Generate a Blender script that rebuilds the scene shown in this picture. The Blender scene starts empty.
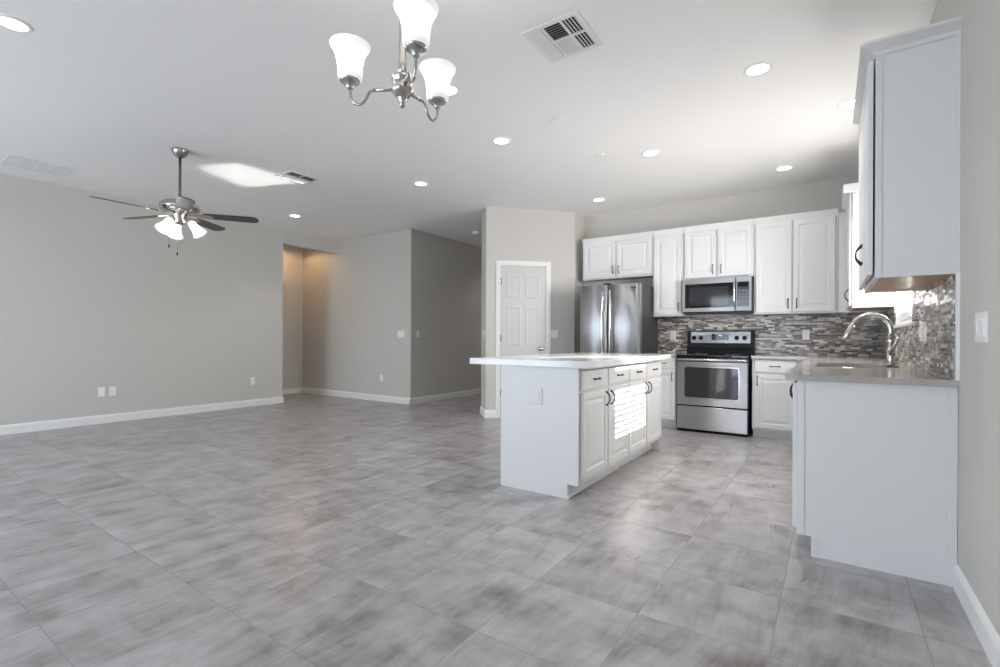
import bpy, bmesh, math, random
from mathutils import Vector, Matrix
R = math.radians
random.seed(4)
S = bpy.context.scene
COL = S.collection

# ------------------------------------------------------------------ camera
YAW = R(34.489)
cam_d = bpy.data.cameras.new('camera'); cam = bpy.data.objects.new('camera', cam_d); COL.objects.link(cam)
cam_d.sensor_width = 36.0; cam_d.lens = 480.68 / 1000 * 36
cam_d.shift_y = (339.035 - 333.5) / 1000
cam_d.clip_start = 0.05
cam.matrix_world = Matrix.Translation((-.465, 0, 1.087)) @ (Matrix.Rotation(YAW, 4, 'Z') @ Matrix.Rotation(R(90), 4, 'X') @ Matrix.Rotation(.004, 4, 'Z'))
S.camera = cam

# ------------------------------------------------------------------ world, sun, large lights, exposure
S.view_settings.view_transform = 'Standard'; S.view_settings.look = 'None'
S.view_settings.gamma = 1; S.view_settings.use_curve_mapping = False
S.view_settings.exposure = 0.95
S.cycles.max_bounces = 10; S.cycles.diffuse_bounces = 6; S.cycles.glossy_bounces = 5
S.cycles.transmission_bounces = 6; S.cycles.transparent_max_bounces = 10
S.cycles.sample_clamp_indirect = 6.0
S.cycles.caustics_reflective = False; S.cycles.caustics_refractive = False

world = bpy.data.worlds.new('world'); S.world = world; world.use_nodes = True
bg = world.node_tree.nodes['Background']
bg.inputs[0].default_value = (.80, .90, 1.0, 1); bg.inputs[1].default_value = 2.0

SUN_DIR = Vector((-1.85, -.84, -.94)).normalized()
ld = bpy.data.lights.new('sun', 'SUN'); ld.energy = 14; ld.angle = R(.26); ld.color = (1, .96, .9)
sun = bpy.data.objects.new('sun', ld); COL.objects.link(sun)
sun.rotation_euler = SUN_DIR.to_track_quat('-Z', 'Y').to_euler()
sun.location = (6, 8, 6)

def area(name, loc, direction, sx, sy, power, color, spread=180):
    l = bpy.data.lights.new(name, 'AREA'); l.shape = 'RECTANGLE'; l.size = sx; l.size_y = sy
    l.energy = power; l.color = color; l.spread = R(spread)
    o = bpy.data.objects.new(name, l); COL.objects.link(o); o.location = loc
    o.rotation_euler = Vector(direction).to_track_quat('-Z', 'Z').to_euler()
    return o
# daylight through the openings of the rear wall and the kitchen window
area('daylight_dining_slider', (-2.15, -2.85, 1.2), (0, 1, .05), 2.5, 2.3, 22, (.70, .84, 1.0))
area('daylight_living_slider', (-5.9, -2.85, 1.2), (0, 1, .0), 2.5, 2.3, 62, (.80, .90, 1.0))
area('daylight_kitchen_window', (.3, 4.79, 1.75), (-1, 0, .8), 1.0, 1.1, 105, (1, .97, .93))
# added narrow lamp on the island top imitates sun reflected onto the ceiling
gl = area('added_ceiling_glint_lamp', (-2.284, 4.467, .962), (0, 0, 1), .52, .70, .95, (1, .97, .93), 1.5)
gd = Vector((-1.85, -.84, .94)).normalized(); gy = Vector((0, 1, 0)); gy = (gy - gd * gd.dot(gy)).normalized(); gx = gy.cross(-gd)
gl.rotation_euler = Matrix((gx, gy, -gd)).transposed().to_euler()

# ------------------------------------------------------------------ materials
def nt(name):
    m = bpy.data.materials.new(name); m.use_nodes = True
    t = m.node_tree; return m, t, t.nodes['Principled BSDF']
def lin(c):
    return tuple((v / 255 / 12.92) if v / 255 <= .04045 else ((v / 255 + .055) / 1.055) ** 2.4 for v in c) + (1,)
def mat(name, c, rough=.5, metal=0, coat=0, spec=.5, bump=0, bscale=60):
    m, t, b = nt(name)
    b.inputs['Base Color'].default_value = lin(c); b.inputs['Roughness'].default_value = rough
    b.inputs['Metallic'].default_value = metal; b.inputs['Coat Weight'].default_value = coat
    b.inputs['Specular IOR Level'].default_value = spec
    if bump:
        n = t.nodes.new('ShaderNodeTexNoise'); n.inputs['Scale'].default_value = bscale; n.inputs['Detail'].default_value = 3
        g = t.nodes.new('ShaderNodeNewGeometry'); t.links.new(g.outputs['Position'], n.inputs['Vector'])
        bp = t.nodes.new('ShaderNodeBump'); bp.inputs['Strength'].default_value = bump; bp.inputs['Distance'].default_value = .004
        t.links.new(n.outputs[0], bp.inputs['Height']); t.links.new(bp.outputs[0], b.inputs['Normal'])
    return m
def emit(name, c, strength, base=(240, 240, 240)):
    m = mat(name, base, .4); b = m.node_tree.nodes['Principled BSDF']
    b.inputs['Emission Color'].default_value = lin(c); b.inputs['Emission Strength'].default_value = strength
    return m

class G:
    """tiny node-graph helper"""
    def __init__(s, t): s.t = t
    def node(s, ty, **kw):
        n = s.t.nodes.new(ty)
        for k, v in kw.items(): setattr(n, k, v)
        return n
    def m(s, op, a, b=None, c=None):
        n = s.node('ShaderNodeMath', operation=op)
        for i, v in enumerate((a, b, c)):
            if v is None: continue
            if isinstance(v, (int, float)): n.inputs[i].default_value = v
            else: s.t.links.new(v, n.inputs[i])
        return n.outputs[0]
    def xyz(s, x, y, z):
        n = s.node('ShaderNodeCombineXYZ')
        for i, v in enumerate((x, y, z)):
            if isinstance(v, (int, float)): n.inputs[i].default_value = v
            else: s.t.links.new(v, n.inputs[i])
        return n.outputs[0]
    def pos(s):
        g = s.node('ShaderNodeNewGeometry'); p = s.node('ShaderNodeSeparateXYZ')
        s.t.links.new(g.outputs['Position'], p.inputs[0]); return p.outputs
    def ramp(s, fac, stops, interp='LINEAR'):
        n = s.node('ShaderNodeValToRGB'); n.color_ramp.interpolation = interp
        e = n.color_ramp.elements
        while len(e) < len(stops): e.new(.5)
        for el, (p, c) in zip(e, stops): el.position = p; el.color = lin(c)
        s.t.links.new(fac, n.inputs[0]); return n.outputs[0]
    def noise(s, vec, scale, detail=4, rough=.55, dist=0.0):
        n = s.node('ShaderNodeTexNoise'); n.inputs['Scale'].default_value = scale; n.inputs['Detail'].default_value = detail
        n.inputs['Roughness'].default_value = rough; n.inputs['Distortion'].default_value = dist
        s.t.links.new(vec, n.inputs['Vector']); return n.outputs[0]
    def white(s, vec):
        n = s.node('ShaderNodeTexWhiteNoise', noise_dimensions='3D'); s.t.links.new(vec, n.inputs['Vector']); return n
    def mix(s, fac, a, b):
        n = s.node('ShaderNodeMix', data_type='RGBA')
        for i, v in ((0, fac), (6, a), (7, b)):
            if isinstance(v, (int, float)): n.inputs[i].default_value = v
            elif isinstance(v, tuple): n.inputs[i].default_value = v
            else: s.t.links.new(v, n.inputs[i])
        return n.outputs[2]

def floor_tile():
    m, t, b = nt('porcelain_floor_tile'); g = G(t); X, Y, Z = g.pos(); T = .4572
    tx = g.m('DIVIDE', g.m('ADD', X, .176 + T * 40), T); ty = g.m('DIVIDE', g.m('SUBTRACT', Y, .512 - T * 20), T)
    ix = g.m('FLOOR', tx); iy = g.m('FLOOR', ty)
    fx = g.m('FRACT', tx); fy = g.m('FRACT', ty)
    ex = g.m('MINIMUM', fx, g.m('SUBTRACT', 1, fx)); ey = g.m('MINIMUM', fy, g.m('SUBTRACT', 1, fy))
    e = g.m('MINIMUM', ex, ey)
    grout = g.m('LESS_THAN', e, .0038)
    w = g.white(g.xyz(ix, iy, 0)); sep = g.node('ShaderNodeSeparateColor'); t.links.new(w.outputs['Color'], sep.inputs[0])
    # streaks run across the tile, each tile cut from another stretch of stone and turned a little
    ang = g.m('MULTIPLY', g.m('SUBTRACT', sep.outputs[0], .62), .34)
    ca = g.m('COSINE', ang); sa = g.m('SINE', ang)
    u = g.m('ADD', g.m('MULTIPLY', X, ca), g.m('MULTIPLY', Y, sa)); v = g.m('SUBTRACT', g.m('MULTIPLY', Y, ca), g.m('MULTIPLY', X, sa))
    off = g.m('MULTIPLY', sep.outputs[1], 37.0); off2 = g.m('MULTIPLY', sep.outputs[2], 23.0)
    vec = g.xyz(g.m('ADD', g.m('MULTIPLY', u, 3.6), off), g.m('ADD', g.m('MULTIPLY', v, 1.0), off2), off)
    vec2 = g.xyz(g.m('ADD', g.m('MULTIPLY', u, 13), off2), g.m('ADD', g.m('MULTIPLY', v, 1.6), off), off2)
    n1 = g.noise(vec, 2.4, 8, .62, .35); n2 = g.noise(vec2, 3.0, 8, .7, .25)
    n0 = g.noise(g.xyz(g.m('ADD', X, off2), g.m('ADD', g.m('MULTIPLY', Y, 1.6), off), 0.0), 3.2, 5, .6, .3)
    s = g.m('ADD', g.m('ADD', g.m('MULTIPLY', n1, .40), g.m('MULTIPLY', n2, .18)), g.m('MULTIPLY', n0, .42))
    s = g.m('ADD', s, g.m('MULTIPLY', g.m('SUBTRACT', sep.outputs[2], .5), .05))
    c = g.ramp(s, [(.33, (110, 104, 101)), (.42, (143, 139, 138)), (.50, (165, 162, 163)), (.62, (186, 184, 186))])
    c = g.mix(grout, c, lin((150, 147, 146)))
    t.links.new(c, b.inputs['Base Color'])
    rg = g.m('ADD', g.m('MULTIPLY', n2, .16), .22); rg = g.m('ADD', rg, g.m('MULTIPLY', grout, .4))
    t.links.new(rg, b.inputs['Roughness'])
    h = g.m('ADD', g.m('MULTIPLY', g.m('SMOOTH_MIN', e, .010, .005), 40), g.m('MULTIPLY', n2, .08))
    bp = g.node('ShaderNodeBump'); bp.inputs['Strength'].default_value = .25; bp.inputs['Distance'].default_value = .004
    t.links.new(h, bp.inputs['Height']); t.links.new(bp.outputs[0], b.inputs['Normal'])
    return m

def mosaic():
    m, t, b = nt('linear_mosaic_tile'); g = G(t); X, Y, Z = g.pos()
    s = g.m('ADD', g.m('ADD', X, Y), 20.0); H = .0195; W = .098
    ry = g.m('DIVIDE', Z, H); row = g.m('FLOOR', ry); fy = g.m('FRACT', ry)
    wr = g.white(g.xyz(row, 7.3, 1.1)); 
    wid = g.m('MULTIPLY_ADD', wr.outputs['Value'], .7, .75)
    sx = g.m('ADD', g.m('DIVIDE', g.m('DIVIDE', s, W), wid), g.m('MULTIPLY', wr.outputs['Value'], 9.0))
    col = g.m('FLOOR', sx); fx = g.m('FRACT', sx)
    half = g.white(g.xyz(row, col, 3.0)).outputs['Value']
    sp = g.m('GREATER_THAN', half, .55)                       # some strips are cut in two
    col2 = g.m('ADD', g.m('MULTIPLY', col, 2), g.m('MULTIPLY', sp, g.m('GREATER_THAN', fx, .5)))
    fx2 = g.m('FRACT', g.m('MULTIPLY', fx, g.m('ADD', sp, 1)))
    wv = g.white(g.xyz(row, col2, 9.0)); sep = g.node('ShaderNodeSeparateColor'); t.links.new(wv.outputs['Color'], sep.inputs[0])
    c = g.ramp(sep.outputs[0], [(0, (52, 45, 43)), (.13, (96, 88, 85)), (.27, (124, 118, 116)), (.40, (150, 139, 129)), (.52, (172, 166, 161)),
                                (.66, (196, 189, 182)), (.80, (222, 218, 213)), (.91, (80, 72, 69))], 'CONSTANT')
    vein = g.noise(g.xyz(g.m('MULTIPLY', s, 14), g.m('MULTIPLY', Z, 60), sep.outputs[1]), 1.0, 3)
    c = g.mix(g.m('MULTIPLY', g.m('SUBTRACT', vein, .35), .35), c, lin((205, 200, 195)))
    ex = g.m('MULTIPLY', g.m('MINIMUM', fx2, g.m('SUBTRACT', 1, fx2)), W); ey = g.m('MULTIPLY', g.m('MINIMUM', fy, g.m('SUBTRACT', 1, fy)), H)
    e = g.m('MINIMUM', ex, ey); gr = g.m('LESS_THAN', e, .0011)
    c = g.mix(gr, c, lin((176, 170, 164))); t.links.new(c, b.inputs['Base Color'])
    rg = g.m('ADD', g.m('MULTIPLY', g.m('GREATER_THAN', sep.outputs[2], .45), .28), .12)
    rg = g.m('ADD', rg, g.m('MULTIPLY', gr, .45)); t.links.new(rg, b.inputs['Roughness'])
    bp = g.node('ShaderNodeBump'); bp.inputs['Strength'].default_value = .4; bp.inputs['Distance'].default_value = .002
    t.links.new(g.m('MULTIPLY', g.m('SUBTRACT', 1, gr), 1.0), bp.inputs['Height']); t.links.new(bp.outputs[0], b.inputs['Normal'])
    return m

def quartz(name, c1, c2, rough):
    m, t, b = nt(name); g = G(t); X, Y, Z = g.pos(); v = g.xyz(X, Y, Z)
    n = g.m('ADD', g.m('MULTIPLY', g.noise(v, 150, 3, .7), .6), g.m('MULTIPLY', g.noise(v, 7, 4, .6), .4))
    t.links.new(g.ramp(n, [(.38, c1), (.62, c2)]), b.inputs['Base Color']); b.inputs['Roughness'].default_value = rough
    return m

def brushed(name, c, rough=.26):
    m, t, b = nt(name); g = G(t); X, Y, Z = g.pos()
    b.inputs['Base Color'].default_value = lin(c); b.inputs['Metallic'].default_value = 1
    n = g.noise(g.xyz(g.m('MULTIPLY', X, 3), g.m('MULTIPLY', Y, 3), g.m('MULTIPLY', Z, 260)), 3, 3, .6)
    t.links.new(g.m('MULTIPLY_ADD', n, .14, rough - .07), b.inputs['Roughness'])
    b.inputs['Anisotropic'].default_value = 1.0; b.inputs['Anisotropic Rotation'].default_value = .25
    tg = g.node('ShaderNodeTangent', direction_type='RADIAL', axis='Z'); t.links.new(tg.outputs[0], b.inputs['Tangent'])
    return m

def wood(name, c1, c2, axis='X', rough=.45):
    m, t, b = nt(name); g = G(t); X, Y, Z = g.pos()
    k = {'X': (2, 22, 22), 'Y': (22, 2, 22), 'Z': (22, 22, 2)}[axis]
    n = g.noise(g.xyz(g.m('MULTIPLY', X, k[0]), g.m('MULTIPLY', Y, k[1]), g.m('MULTIPLY', Z, k[2])), 1.6, 5, .6, .6)
    t.links.new(g.ramp(n, [(.3, c1), (.7, c2)]), b.inputs['Base Color']); b.inputs['Roughness'].default_value = rough
    return m

def frosted():
    m, t, b = nt('lit_frosted_glass')
    b.inputs['Base Color'].default_value = lin((245, 245, 245)); b.inputs['Roughness'].default_value = .35
    b.inputs['Emission Color'].default_value = (1, .98, .95, 1); b.inputs['Emission Strength'].default_value = .30
    tr = t.nodes.new('ShaderNodeBsdfTranslucent'); tr.inputs[0].default_value = (.95, .95, .95, 1)
    mx = t.nodes.new('ShaderNodeMixShader'); mx.inputs[0].default_value = .45
    out = t.nodes['Material Output']
    t.links.new(b.outputs[0], mx.inputs[1]); t.links.new(tr.outputs[0], mx.inputs[2]); t.links.new(mx.outputs[0], out.inputs[0])
    return m
def pane_glass():
    m, t, b = nt('window_glass')
    tr = t.nodes.new('ShaderNodeBsdfTransparent'); gl = t.nodes.new('ShaderNodeBsdfGlossy'); gl.inputs['Roughness'].default_value = .02
    fr = t.nodes.new('ShaderNodeFresnel'); fr.inputs[0].default_value = 1.45
    ge = t.nodes.new('ShaderNodeNewGeometry'); iv = t.nodes.new('ShaderNodeMath'); iv.operation = 'SUBTRACT'; iv.inputs[0].default_value = 1
    mu = t.nodes.new('ShaderNodeMath'); mu.operation = 'MULTIPLY'                # reflect on the entering face only
    t.links.new(ge.outputs['Backfacing'], iv.inputs[1]); t.links.new(fr.outputs[0], mu.inputs[0]); t.links.new(iv.outputs[0], mu.inputs[1])
    mx = t.nodes.new('ShaderNodeMixShader'); t.links.new(mu.outputs[0], mx.inputs[0])
    t.links.new(tr.outputs[0], mx.inputs[1]); t.links.new(gl.outputs[0], mx.inputs[2]); t.links.new(mx.outputs[0], t.nodes['Material Output'].inputs[0])
    return m
def slat_mat():
    m, t, b = nt('white_blind_slat'); b.inputs['Base Color'].default_value = lin((240, 240, 238)); b.inputs['Roughness'].default_value = .5
    tr = t.nodes.new('ShaderNodeBsdfTranslucent'); tr.inputs[0].default_value = (.9, .9, .9, 1)
    mx = t.nodes.new('ShaderNodeMixShader'); mx.inputs[0].default_value = .12
    t.links.new(b.outputs[0], mx.inputs[1]); t.links.new(tr.outputs[0], mx.inputs[2]); t.links.new(mx.outputs[0], t.nodes['Material Output'].inputs[0])
    return m

M = dict(
    wall=mat('greige_wall_paint', (202, 199, 194), .85, bump=.12, bscale=180),
    ceiling=mat('white_ceiling_paint', (242, 241, 240), .9, bump=.25, bscale=70),
    trim=mat('white_trim_paint', (236, 236, 235), .4),
    cab=mat('white_cabinet_paint', (221, 221, 221), .38),
    door=mat('white_door_paint', (206, 206, 207), .4),
    wood=wood('maple_veneer', (168, 134, 98), (194, 160, 122), 'Y', .28),
    floor=floor_tile(), mosaic=mosaic(),
    quartz=quartz('white_quartz', (212, 212, 215), (228, 228, 230), .12),
    stone=quartz('greige_quartz', (160, 154, 149), (186, 181, 177), .12),
    steel=brushed('brushed_stainless', (190, 190, 193), .38),
    steel_s=mat('satin_steel', (205, 205, 206), .22, 1),
    fridge_side=mat('dark_grey_fridge_paint', (52, 52, 55), .45),
    nickel=mat('brushed_nickel', (188, 184, 180), .2, 1),
    bronze=mat('dark_bronze', (58, 52, 52), .35, .8),
    black=mat('black_enamel', (10, 10, 11), .22, spec=.25), glass_k=mat('black_glass', (16, 17, 19), .05, spec=.7),
    screen=mat('dark_oven_window', (46, 46, 50), .06, spec=.8),
    rubber=mat('black_rubber', (22, 22, 22), .7),
    blade=wood('dark_walnut_blade', (44, 34, 33), (66, 52, 50), 'X', .3),
    plate=mat('white_plastic_plate', (238, 238, 236), .35), slot=mat('dark_slot', (60, 60, 60), .6),
    vent=mat('white_vent_enamel', (228, 228, 228), .5), duct_shade=mat('painted_duct_shade', (46, 46, 48), .8),
    lens=emit('lit_lens', (255, 252, 247), 3.0), frost=frosted(), dim_edge=emit('dimmed_glass_edge', (255, 252, 248), .22, (246, 246, 245)), glass=pane_glass(), slat=slat_mat(),  # dimmer glass for shade edges: bulb light fall-off put into the material
    clock=emit('blue_clock_digits', (120, 190, 255), 1.2, (20, 30, 40)), badge=mat('dark_badge', (40, 40, 44), .3),
    button=mat('dim_grey_buttons', (96, 97, 102), .4), mark=mat('grey_printed_mark', (150, 150, 152), .5), ground=mat('pale_patio_concrete', (196, 192, 186), .9),
    panel=mat('steel_grey_control_panel', (60, 61, 66), .12, spec=.8),
)

# ------------------------------------------------------------------ mesh builder
def frame_tf(o, a, n):
    """local (a, n, z) -> world: a along the front, n out of it"""
    o = Vector(o); a = Vector(a); n = Vector(n)
    return lambda p: o + a * p[0] + n * p[1] + Vector((0, 0, p[2]))
class MB:
    def __init__(s, tf=None): s.b = bmesh.new(); s.tf = tf or (lambda p: Vector(p)); s.smooth = set()
    def v(s, p): return s.b.verts.new(s.tf(p))
    def face(s, vs, sm=False):
        f = s.b.faces.new(vs); f.smooth = sm; return f
    def box(s, x0, x1, y0, y1, z0, z1, bev=0):
        if bev:
            return s.rbox(x0, x1, y0, y1, z0, z1, bev)
        c = [s.v((x, y, z)) for z in (z0, z1) for y in (y0, y1) for x in (x0, x1)]
        for f in ((0, 2, 3, 1), (4, 5, 7, 6), (0, 1, 5, 4), (2, 6, 7, 3), (0, 4, 6, 2), (1, 3, 7, 5)): s.face([c[i] for i in f])
        return s
    def rbox(s, x0, x1, y0, y1, z0, z1, r):
        """box with chamfered edges: stacked rounded rings"""
        x0, x1 = min(x0, x1), max(x0, x1); y0, y1 = min(y0, y1), max(y0, y1)
        def ring(i, z):
            k = r if i == 0 else 0
            P = [(x0 + r, y0 + k), (x1 - r, y0 + k), (x1 - k, y0 + r), (x1 - k, y1 - r), (x1 - r, y1 - k), (x0 + r, y1 - k), (x0 + k, y1 - r), (x0 + k, y0 + r)]
            return [s.v((x, y, z)) for x, y in P]
        rings = [ring(0, z0), ring(1, z0 + r), ring(1, z1 - r), ring(0, z1)]
        for A, B in zip(rings, rings[1:]):
            for i in range(8): s.face([A[i], A[(i + 1) % 8], B[(i + 1) % 8], B[i]])
        s.face(rings[0][::-1]); s.face(rings[-1]); return s
    def prism(s, pts, z0, z1, axis='z'):
        f = {'z': lambda a, b, c: (a, b, c), 'x': lambda a, b, c: (c, a, b), 'y': lambda a, b, c: (a, c, b)}[axis]
        A = [s.v(f(p[0], p[1], z0)) for p in pts]; B = [s.v(f(p[0], p[1], z1)) for p in pts]
        n = len(pts)
        for i in range(n): s.face([A[i], A[(i + 1) % n], B[(i + 1) % n], B[i]])
        s.face(A[::-1]); s.face(B); return s
    def panel(s, a0, a1, z0, z1, loops, n0=0):
        """rect front built from nested rings: (inset, height)"""
        rs = []
        for ins, h in loops:
            rs.append([s.v(p) for p in ((a0 + ins, n0 + h, z0 + ins), (a1 - ins, n0 + h, z0 + ins), (a1 - ins, n0 + h, z1 - ins), (a0 + ins, n0 + h, z1 - ins))])
        for A, B in zip(rs, rs[1:]):
            for i in range(4): s.face([A[i], A[(i + 1) % 4], B[(i + 1) % 4], B[i]])
        s.face(rs[0][::-1]); s.face(rs[-1]); return s
    def lathe(s, prof, c=(0, 0, 0), n=32, cap=True, ax=None):
        """prof: (r, z); ax: optional matrix to tilt"""
        c = Vector(c); rs = []
        for r, z in prof:
            ring = []
            for i in range(n):
                p = Vector((r * math.cos(2 * math.pi * i / n), r * math.sin(2 * math.pi * i / n), z))
                if ax: p = ax @ p
                ring.append(s.v(c + p))
            rs.append(ring)
        for A, B in zip(rs, rs[1:]):
            for i in range(n): s.face([A[i], A[(i + 1) % n], B[(i + 1) % n], B[i]], True)
        if cap:
            if prof[0][0] > 1e-6: s.face(rs[0][::-1])
            if prof[-1][0] > 1e-6: s.face(rs[-1])
        return s
    def tube(s, pts, r, n=10, cap=True):
        pts = [Vector(p) for p in pts]; rr = r if isinstance(r, (list, tuple)) else [r] * len(pts)
        rs = []; up = None
        for i, p in enumerate(pts):
            t = (pts[min(i + 1, len(pts) - 1)] - pts[max(i - 1, 0)]).normalized()
            if up is None: up = t.orthogonal().normalized()
            up = (up - t * up.dot(t)).normalized(); w = t.cross(up)
            rs.append([s.v(p + (up * math.cos(2 * math.pi * k / n) + w * math.sin(2 * math.pi * k / n)) * rr[i]) for k in range(n)])
        for A, B in zip(rs, rs[1:]):
            for i in range(n): s.face([A[i], A[(i + 1) % n], B[(i + 1) % n], B[i]], True)
        if cap: s.face(rs[0][::-1]); s.face(rs[-1])
        return s
    def sheet(s, prof, a0, a1, mitre=None):
        """profile of (n, z) swept along a, as a solid closed polygon"""
        A = [s.v((a0 if mitre is None else a0 - mitre - n, n, z)) for n, z in prof]; B = [s.v((a1, n, z)) for n, z in prof]; k = len(prof)
        for i in range(k): s.face([A[i], A[(i + 1) % k], B[(i + 1) % k], B[i]])
        s.face(A[::-1]); s.face(B); return s
    def build(s, name, m, parent=None, world=True):
        bmesh.ops.recalc_face_normals(s.b, faces=s.b.faces[:])
        me = bpy.data.meshes.new(name)
        if parent is not None and world:
            r = parent
            while r.parent: r = r.parent
            inv = Matrix.LocRotScale(r.location, r.rotation_euler, None).inverted()
            bmesh.ops.transform(s.b, matrix=inv, verts=s.b.verts[:])
        s.b.to_mesh(me); s.b.free()
        for x in (m if isinstance(m, (list, tuple)) else [m]): me.materials.append(x)
        o = bpy.data.objects.new(name, me); COL.objects.link(o)
        if parent is not None: o.parent = parent
        return o

def thing(name, label, cat, loc, rz=0, group=None):
    o = bpy.data.objects.new(name, None); COL.objects.link(o); o.empty_display_size = .1
    o.location = loc; o.rotation_euler = (0, 0, rz)
    o['label'] = label; o['category'] = cat
    if group: o['group'] = group
    return o
def struct(o, label=None, cat=None):
    o['kind'] = 'structure'
    if label: o['label'] = label
    if cat: o['category'] = cat
    return o
def dup(src, loc, rz, label, group=None):
    def cp(o, par):
        c = o.copy(); COL.objects.link(c)
        if par is not None: c.parent = par
        for ch in kids.get(o, []): cp(ch, c)
        return c
    kids = {}
    for o in COL.objects:
        if o.parent is not None: kids.setdefault(o.parent, []).append(o)
    r = cp(src, None); r.location = loc; r.rotation_euler = (0, 0, rz); r['label'] = label
    if group: r['group'] = group
    return r

# ------------------------------------------------------------------ room dimensions
CE = 2.905; YB = 6.58; XL = -8.05; YR = -2.7; YA = 5.70; XH = -6.168; YF = 9.6
PA = Vector((-4.373, 5.345)); D1 = Vector((.7071, .7071)); D2 = Vector((-.7071, .7071))
PB = PA + D1 * 1.276; PC = PA + D2 * .44                    # diagonal pantry wall from PA to PB, its return from PA to PC
ALH = 2.68; XA = -9.17

struct(MB().box(XA - .2, .2, YR - .2, YF + .2, -.12, 0).build('floor', M['floor']), 'grey streaked porcelain tile floor', 'floor')
struct(MB().box(XA - .2, .2, YR - .2, YF + .2, CE, CE + .15).build('ceiling', M['ceiling']), 'white textured ceiling', 'ceiling')
w = MB(); w.box(XL - .15, XL, YR, 4.59, 0, CE); w.box(XL - .15, XL, 4.59, YA, ALH, CE)
w.box(XA, XL - .15, 4.44, 4.59, 0, CE); w.box(XA - .15, XA, 4.44, YA + .15, 0, CE); 
struct(w.build('wall_left', M['wall']), 'long greige living room wall with alcove opening', 'wall')
w = MB(); w.prism([(XA, YA), (XH, YA), (XH, YF), (XH - .15, YF), (XH - .15, YA + .15), (XA, YA + .15)], 0, CE)
struct(w.build('wall_hall', M['wall']), 'greige wall turning the corner into the hall', 'wall')
struct(MB().box(XH - .15, PC.x + .3, YF, YF + .15, 0, CE).build('wall_far', M['wall']), 'wall at the far end of the hall', 'wall')
w = MB(); w.prism([tuple(PA), tuple(PB), (PB.x, YB + .12), (PB.x - .12, YB + .12), (PB.x - .12, PB.y + .05), (PA.x, PA.y + .17), (PC.x + .085, PC.y + .085), (PC.x + .085, YF), (PC.x, YF), tuple(PC)], 0, CE)
struct(w.build('wall_pantry', M['wall']), 'angled greige pantry wall with white door', 'wall')
struct(MB().box(PB.x, .15, YB, YB + .12, 0, CE).build('wall_back', M['wall']), 'kitchen back wall behind the white cabinets', 'wall')
WY0, WY1, WZ0, WZ1 = 4.25, 5.33, 1.205, 2.30
w = MB(); w.box(0, .15, YR, WY0, 0, CE); w.box(0, .15, WY1, YB, 0, CE); w.box(0, .15, WY0, WY1, 0, WZ0); w.box(0, .15, WY0, WY1, WZ1, CE)
struct(w.build('wall_right', M['wall']), 'greige right wall with kitchen window', 'wall')
w = MB()
for x0, x1, z0, z1 in ((XL, -7.15, 0, CE), (-4.65, -3.4, 0, CE), (-.9, 0, 0, CE), (-7.15, -4.65, 2.4, CE), (-3.4, -.9, 2.4, CE)): w.box(x0, x1, YR - .15, YR, z0, z1)
struct(w.build('wall_rear', M['wall']), 'rear wall with two sliding door openings', 'wall')
struct(MB().box(-14, 6, -9, YR - .2, -.2, -.1).build('ground', M['ground']), 'pale patio outside the sliding doors', 'ground')

# baseboards: profile (out from wall, height)
BBP = [(0, 0), (.016, 0), (.016, .085), (.011, .098), (.006, .105), (0, .108)]
def baseboard(name, runs, label):
    mb = MB()
    for (p, q) in runs:
        p = Vector(p + (0,)); q = Vector(q + (0,)); a = (q - p).normalized(); n = Vector((0, 0, 1)).cross(a)
        mb.tf = frame_tf(p, a, n); mb.sheet(BBP, 0, (q - p).length)
    return struct(mb.build(name, M['trim']), label, 'baseboard')
baseboard('baseboard_left', [((XL, 4.59), (XL, YR)), ((XL - .15, 4.59), (XL + .016, 4.59))], 'white baseboard along the long left wall')
baseboard('baseboard_hall', [((XH + .016, YA), (XA, YA)), ((XA, YA), (XA, 4.59)), ((XH, YF), (XH, YA - .016))], 'white baseboard along the hall and alcove walls')
pd0, pd1 = .137, .926                                        # door casing along the diagonal wall
q = lambda d: tuple(PA + D1 * d)
baseboard('baseboard_pantry', [(q(pd0), q(-.016)), (q(1.276), q(pd1)), (tuple(PA), tuple(PC)) [::-1] and (tuple(PA - D1 * .0), tuple(PA + D2 * .44))], 'white baseboard around the pantry corner')
baseboard('baseboard_right', [((0, YR), (0, 2.87))], 'white baseboard along the right wall')
baseboard('baseboard_far', [((PC.x, YF), (XH, YF))], 'white baseboard at the hall end')

# backsplash
BS = .010
mb = MB(); mb.box(-2.52, 0, YB - BS, YB, .914, 1.39)
struct(mb.build('trim_1', M['mosaic']), 'grey and brown linear mosaic backsplash behind the range', 'backsplash')
mb = MB(); mb.box(-BS, 0, 2.87, WY0, .914, 1.39); mb.box(-BS, 0, WY0, WY1, .914, WZ0); mb.box(-BS, 0, WY1, YB - BS, .914, 1.39); mb.box(-BS, 0, 3.79, WY0, 1.39, WZ1 + .1)
struct(mb.build('trim_2', M['mosaic']), 'mosaic backsplash beside the kitchen window', 'backsplash')
struct(MB().box(-.013, 0, 2.858, 2.87, .914, 1.385).build('trim_3', M['trim']), 'thin white edge strip ending the mosaic backsplash', 'trim')

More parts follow.
